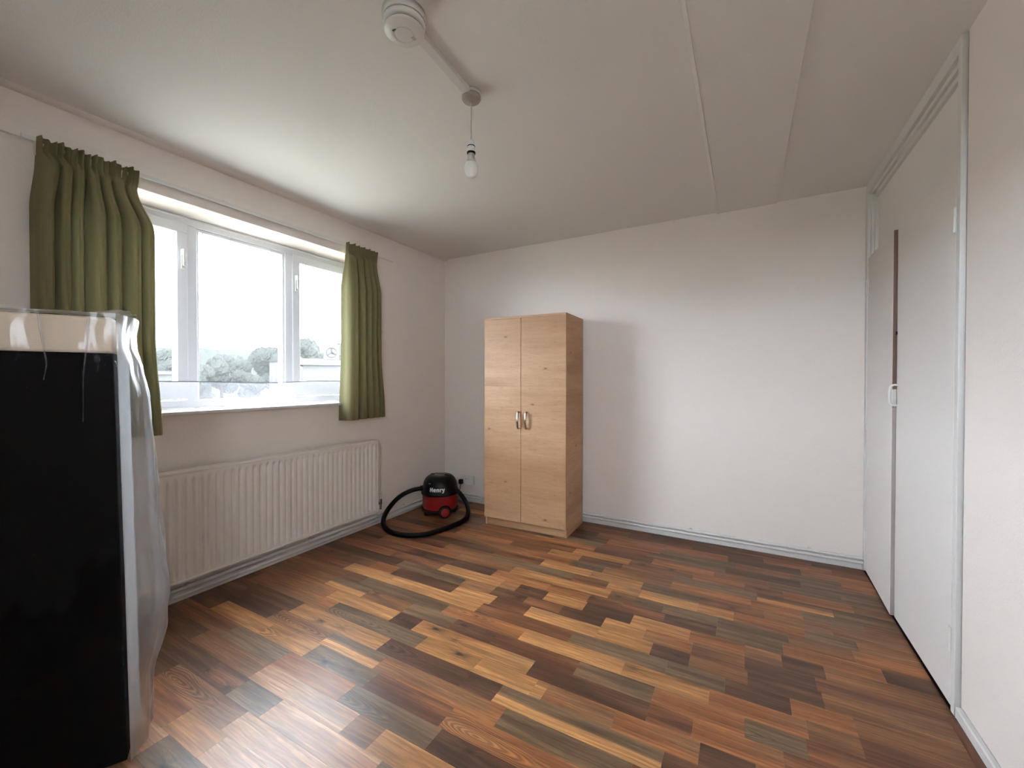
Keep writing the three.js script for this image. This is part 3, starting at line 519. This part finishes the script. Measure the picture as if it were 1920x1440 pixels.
// ================= bed base wrapped in plastic, standing on end =================
{
  const t = thing('bed_base', 'black bed base with cream border, stood on end and wrapped in clear plastic', 'bed base', [1.011, 0, 2.882], 0);
  // local axes: along the wide face towards the camera (u), into the thickness (w)
  const U = [-0.4620, 0.8869], N = [-0.8869, -0.4620], lean = 0.0185;
  const put = (u, y, w) => [U[0] * (u + lean * y) + N[0] * w, y, U[1] * (u + lean * y) + N[1] * w];
  const warp = (g) => { const p = g.attributes.position; for (let i = 0; i < p.count; i++) p.setXYZ(i, ...put(p.getX(i), p.getY(i), p.getZ(i))); g.computeVertexNormals(); return g; };
  const slab = (u0, u1, y0, y1, w0, w1, r) => { const g = new RoundedBoxGeometry(u1 - u0, y1 - y0, w1 - w0, 4, r); g.scale(1, 1, -1); g.index && g.setIndex(Array.from(g.index.array).reverse()); g.translate((u0 + u1) / 2, (y0 + y1) / 2, (w0 + w1) / 2); return warp(g); };
  const L = 0.94, T = 0.23, HT = 1.408, band = 1.297;
  part(t, 'side_panel', slab(0.004, L, 0.008, band, 0.0, 0.06, 0.004), navyCloth, 'black fabric face');
  part(t, 'border', slab(0.003, L, band - 0.002, HT, -0.001, T, 0.012), creamCloth, 'cream fabric border');
  part(t, 'underside', slab(0.0045, L, 0.008, band, 0.055, T - 0.002, 0.006), paleCloth, 'pale cloth side');
  part(t, 'panel_seam', warp(rod(V(0.312, 0.02, -0.001), V(0.312, band, -0.001), 0.0018, 8)), std({ name: 'seam', color: srgb(40, 40, 46), roughness: 0.9 }), 'stitched seam');
  // polythene: close over the face and the top, hanging loose past the end
  const face = sheet(120, 120, (u, v) => { const y = lerp(0.012, HT + 0.012, v), a = lerp(-0.006, L + 0.01, u); return put(a, y, -0.007 - 0.010 * fbm(a * 7 + 3, y * 3.1) - 0.006 * fbm(a * 22, y * 5)); });
  part(t, 'plastic_wrap', face, clearFilm, 'clear plastic wrap');
  const topF = sheet(80, 20, (u, v) => { const a = lerp(-0.02, L, u), w = lerp(-0.012, T, v); return put(a, HT + 0.008 + 0.022 * fbm(a * 9, w * 12) * (0.3 + v) + 0.016 * smooth(0.06, -0.02, a), w); });
  part(t, 'plastic_top', topF, hazyFilm, 'crumpled plastic over the top');
  // loose end of the bag: how far it stands off along the height
  const reach = [[0, 0.012], [0.2, 0.018], [0.36, 0.055], [0.48, 0.07], [0.6, 0.062], [0.8, 0.045], [1.0, 0.04], [1.15, 0.035], [1.25, 0.02], [1.36, -0.01], [1.42, -0.02]];
  const off = (y) => { let k = 0; while (k < reach.length - 2 && y > reach[k + 1][0]) k++; return lerp(reach[k][1], reach[k + 1][1], smooth(reach[k][0], reach[k + 1][0], y)); };
  const end = sheet(40, 140, (u, v) => {
    const y = lerp(0.005, HT + 0.012, v), w = lerp(-0.009, T + 0.03, u), b = Math.sin(Math.PI * Math.min(1, u * 0.9));
    return put(-0.006 - b * (0.02 + 0.9 * Math.max(0, off(y))) - (0.022 * (fbm(w * 14, y * 3.5) - 0.35) + 0.014 * (fbm(w * 46, y * 5 + w * 9) - 0.5) + 0.012 * smooth(1.36, 1.42, y)) * b, y, w + 0.5 * off(y) * u);
  });
  part(t, 'plastic_drape', end, hazyFilm, 'loose hazy plastic at the end');
  // standing folds of the film
  const ridge = (pts, wd) => warp(sheet(30, 2, (u, v) => { const k = u * (pts.length - 1), i = Math.min(pts.length - 2, Math.floor(k)), f = k - i, p = pts[i], q = pts[i + 1]; return [lerp(p[0], q[0], f) + (v - 0.5) * wd * (1 - 0.85 * u), lerp(p[1], q[1], f), -0.020 - 0.004 * Math.sin(v * Math.PI)]; }));
  part(t, 'plastic_fold', ridge([[0.052, 1.405], [0.058, 1.33], [0.068, 1.22], [0.072, 1.09]], 0.007), foldFilm);
  part(t, 'plastic_fold', ridge([[0.156, 1.405], [0.15, 1.33], [0.142, 1.26], [0.15, 1.215]], 0.007), foldFilm);
}

// ================= outdoors =================
const matt = (o) => new THREE.MeshLambertMaterial(o);
const grass = matt({ name: 'grass and roofs', color: srgb(116, 114, 104) });
struct('ground', box(-260, 40, -8.2, -8, -260, 200), grass);
const leafA = matt({ name: 'foliage', color: srgb(43, 44, 41) }), leafB = matt({ name: 'darker foliage', color: srgb(38, 39, 36) }), bark = matt({ name: 'bark', color: srgb(40, 37, 34) });
const house = matt({ name: 'pale render', color: srgb(62, 61, 60) }), slate = matt({ name: 'grey roof', color: srgb(40, 39, 38) }), darkGlass = std({ name: 'dark house window', color: srgb(40, 46, 54), roughness: 0.15 });
function tree(dx, dz, dist, rise, wide, k) {
  const top = 1.217 + dist * rise, bx = 2.713 + dx * dist, bz = 3.437 + dz * dist, foot = -8, h = top - foot;
  const t = thing('tree', 'broad green tree on the hillside seen hazily through the net curtain', 'tree', [bx, foot, bz], 0, 'trees beyond the window');
  part(t, 'trunk', rod(V(0, 0, 0), V(0, h * 0.6, 0), 0.35), bark);
  const blobs = [];
  for (let i = 0; i < 9; i++) {
    const g = new THREE.IcosahedronGeometry(1, 7), p = g.attributes.position, r = wide * (0.42 + 0.2 * rnd()), cy = h - r - (i ? rnd() * h * 0.42 : 0), cx = i ? (rnd() - 0.5) * wide * 1.5 : 0, cz = i ? (rnd() - 0.5) * wide * 1.2 : 0;
    for (let j = 0; j < p.count; j++) { const n = V(p.getX(j), p.getY(j), p.getZ(j)), s = r * (0.66 + 0.42 * fbm(n.x * 3 + i * 9 + k, n.y * 3 + n.z * 4 + k) + 0.30 * fbm(n.x * 11 + i * 5, n.y * 11 + n.z * 13 + k)); p.setXYZ(j, cx + n.x * s, cy + n.y * s, cz + n.z * s); }
    g.computeVertexNormals(); blobs.push(g);
  }
  part(t, 'crown', join(blobs), k % 2 ? leafA : leafB);
}
[[-0.9326, -0.3609, 125, 0.055, 3.9], [-0.8985, -0.439, 128, 0.050, 3.9], [-0.857, -0.5153, 126, 0.068, 3.9], [-0.825, -0.565, 124, 0.088, 3.9], [-0.779, -0.627, 126, 0.082, 3.9],
  [-0.915, -0.4035, 88, 0.030, 2.6], [-0.8825, -0.4703, 92, 0.040, 2.6], [-0.838, -0.5457, 90, 0.048, 2.6], [-0.802, -0.5973, 94, 0.060, 2.6]].forEach((a, i) => tree(...a, i));
// wooded rise behind the trees
{
  const g = sheet(220, 40, (u, v) => { const a = lerp(2.3, 3.9, u), r = lerp(150, 210, v), n = fbm(u * 26, v * 5); return [2.7 + Math.sin(a + Math.PI / 2) * -0 + Math.cos(a) * r, -8 + smooth(0, 0.7, v) * (16 + 5 * fbm(u * 9, 2)) + 3.2 * n * smooth(0, 0.2, v), 3.4 - Math.sin(a) * r]; });
  struct('hillside', g, leafA);
}
function building(name, label, dx, dz, dist, base, rise, w, d, roof, group) {
  const cx = 2.713 + dx * dist, cz = 3.437 + dz * dist, top = 1.217 + dist * rise, t = thing(name, label, 'building', [cx, -8, cz], Math.atan2(-dx, -dz));
  const h = top + 8;
  part(t, 'wall', box(-w / 2, w / 2, 0, h, -d / 2, d / 2, 0.03), house);
  part(t, 'roof', roof ? (() => { const s = new THREE.Shape([[-w / 2 - 0.3, 0], [w / 2 + 0.3, 0], [0, w * 0.22]].map(([a, b]) => new THREE.Vector2(a, b))); const g = new THREE.ExtrudeGeometry(s, { depth: d + 0.4, bevelEnabled: false }); g.translate(0, h, -d / 2 - 0.2); return metricUV(g); })() : box(-w / 2 - 0.2, w / 2 + 0.2, h, h + 0.25, -d / 2 - 0.2, d / 2 + 0.2, 0.02), roof ? slate : house);
  for (let i = -1; i <= 1; i++) { const f = part(t, 'window', box(i * w * 0.3 - w * 0.07, i * w * 0.3 + w * 0.07, h - 1.9, h - 0.7, d / 2 - 0.02, d / 2 + 0.04), house); part(f, 'pane', box(i * w * 0.3 - w * 0.055, i * w * 0.3 + w * 0.055, h - 1.8, h - 0.8, d / 2 + 0.02, d / 2 + 0.06), darkGlass); }
}
building('house', 'white house with a grey pitched roof among the trees', -0.85, -0.5268, 46, 0, 0.036, 1.7, 3, true);
building('house', 'long pale house low in the right window pane', -0.8196, -0.573, 36, 0, 0.036, 2.2, 3, false);
building('house', 'flat-roofed white building at the left edge of the view outside', -0.9313, -0.3643, 42, 0, 0.008, 3, 4, false);
building('flat_roof_block', 'flat roof of the neighbouring block carrying the fan unit', -0.792, -0.6105, 24, 0, 0.028, 2.6, 4, false);
{
  const dist = 23, t = thing('air_conditioner', 'white fan unit standing on the neighbouring flat roof', 'air conditioner', [2.713 - 0.7935 * dist, 1.217 + 0.028 * 24 + 0.25, 3.437 - 0.6085 * dist], Math.atan2(0.7935, 0.6085));
  part(t, 'case', box(-0.36, 0.36, 0.05, 0.80, -0.18, 0.18, 0.03), house);
  part(t, 'fan_grille', new THREE.TorusGeometry(0.24, 0.02, 8, 32).translate(0, 0.42, 0.185), slate);
  part(t, 'fan', join([lathe([[0, 0], [0.05, 0.0], [0.05, 0.03], [0, 0.03]], 16).rotateX(Math.PI / 2).translate(0, 0.42, 0.18), ...[0, 1, 2].map((i) => box(-0.045, 0.045, 0.03, 0.22, -0.004, 0.004, 0.003).rotateY(0.4).rotateZ(i * 2.094).translate(0, 0.42, 0.19))]), slate, 'grey fan blades');
  part(t, 'foot', box(-0.3, -0.22, 0, 0.06, -0.16, 0.16), slate); part(t, 'foot', box(0.22, 0.3, 0, 0.06, -0.16, 0.16), slate);
}

renderer.render(scene, camera);
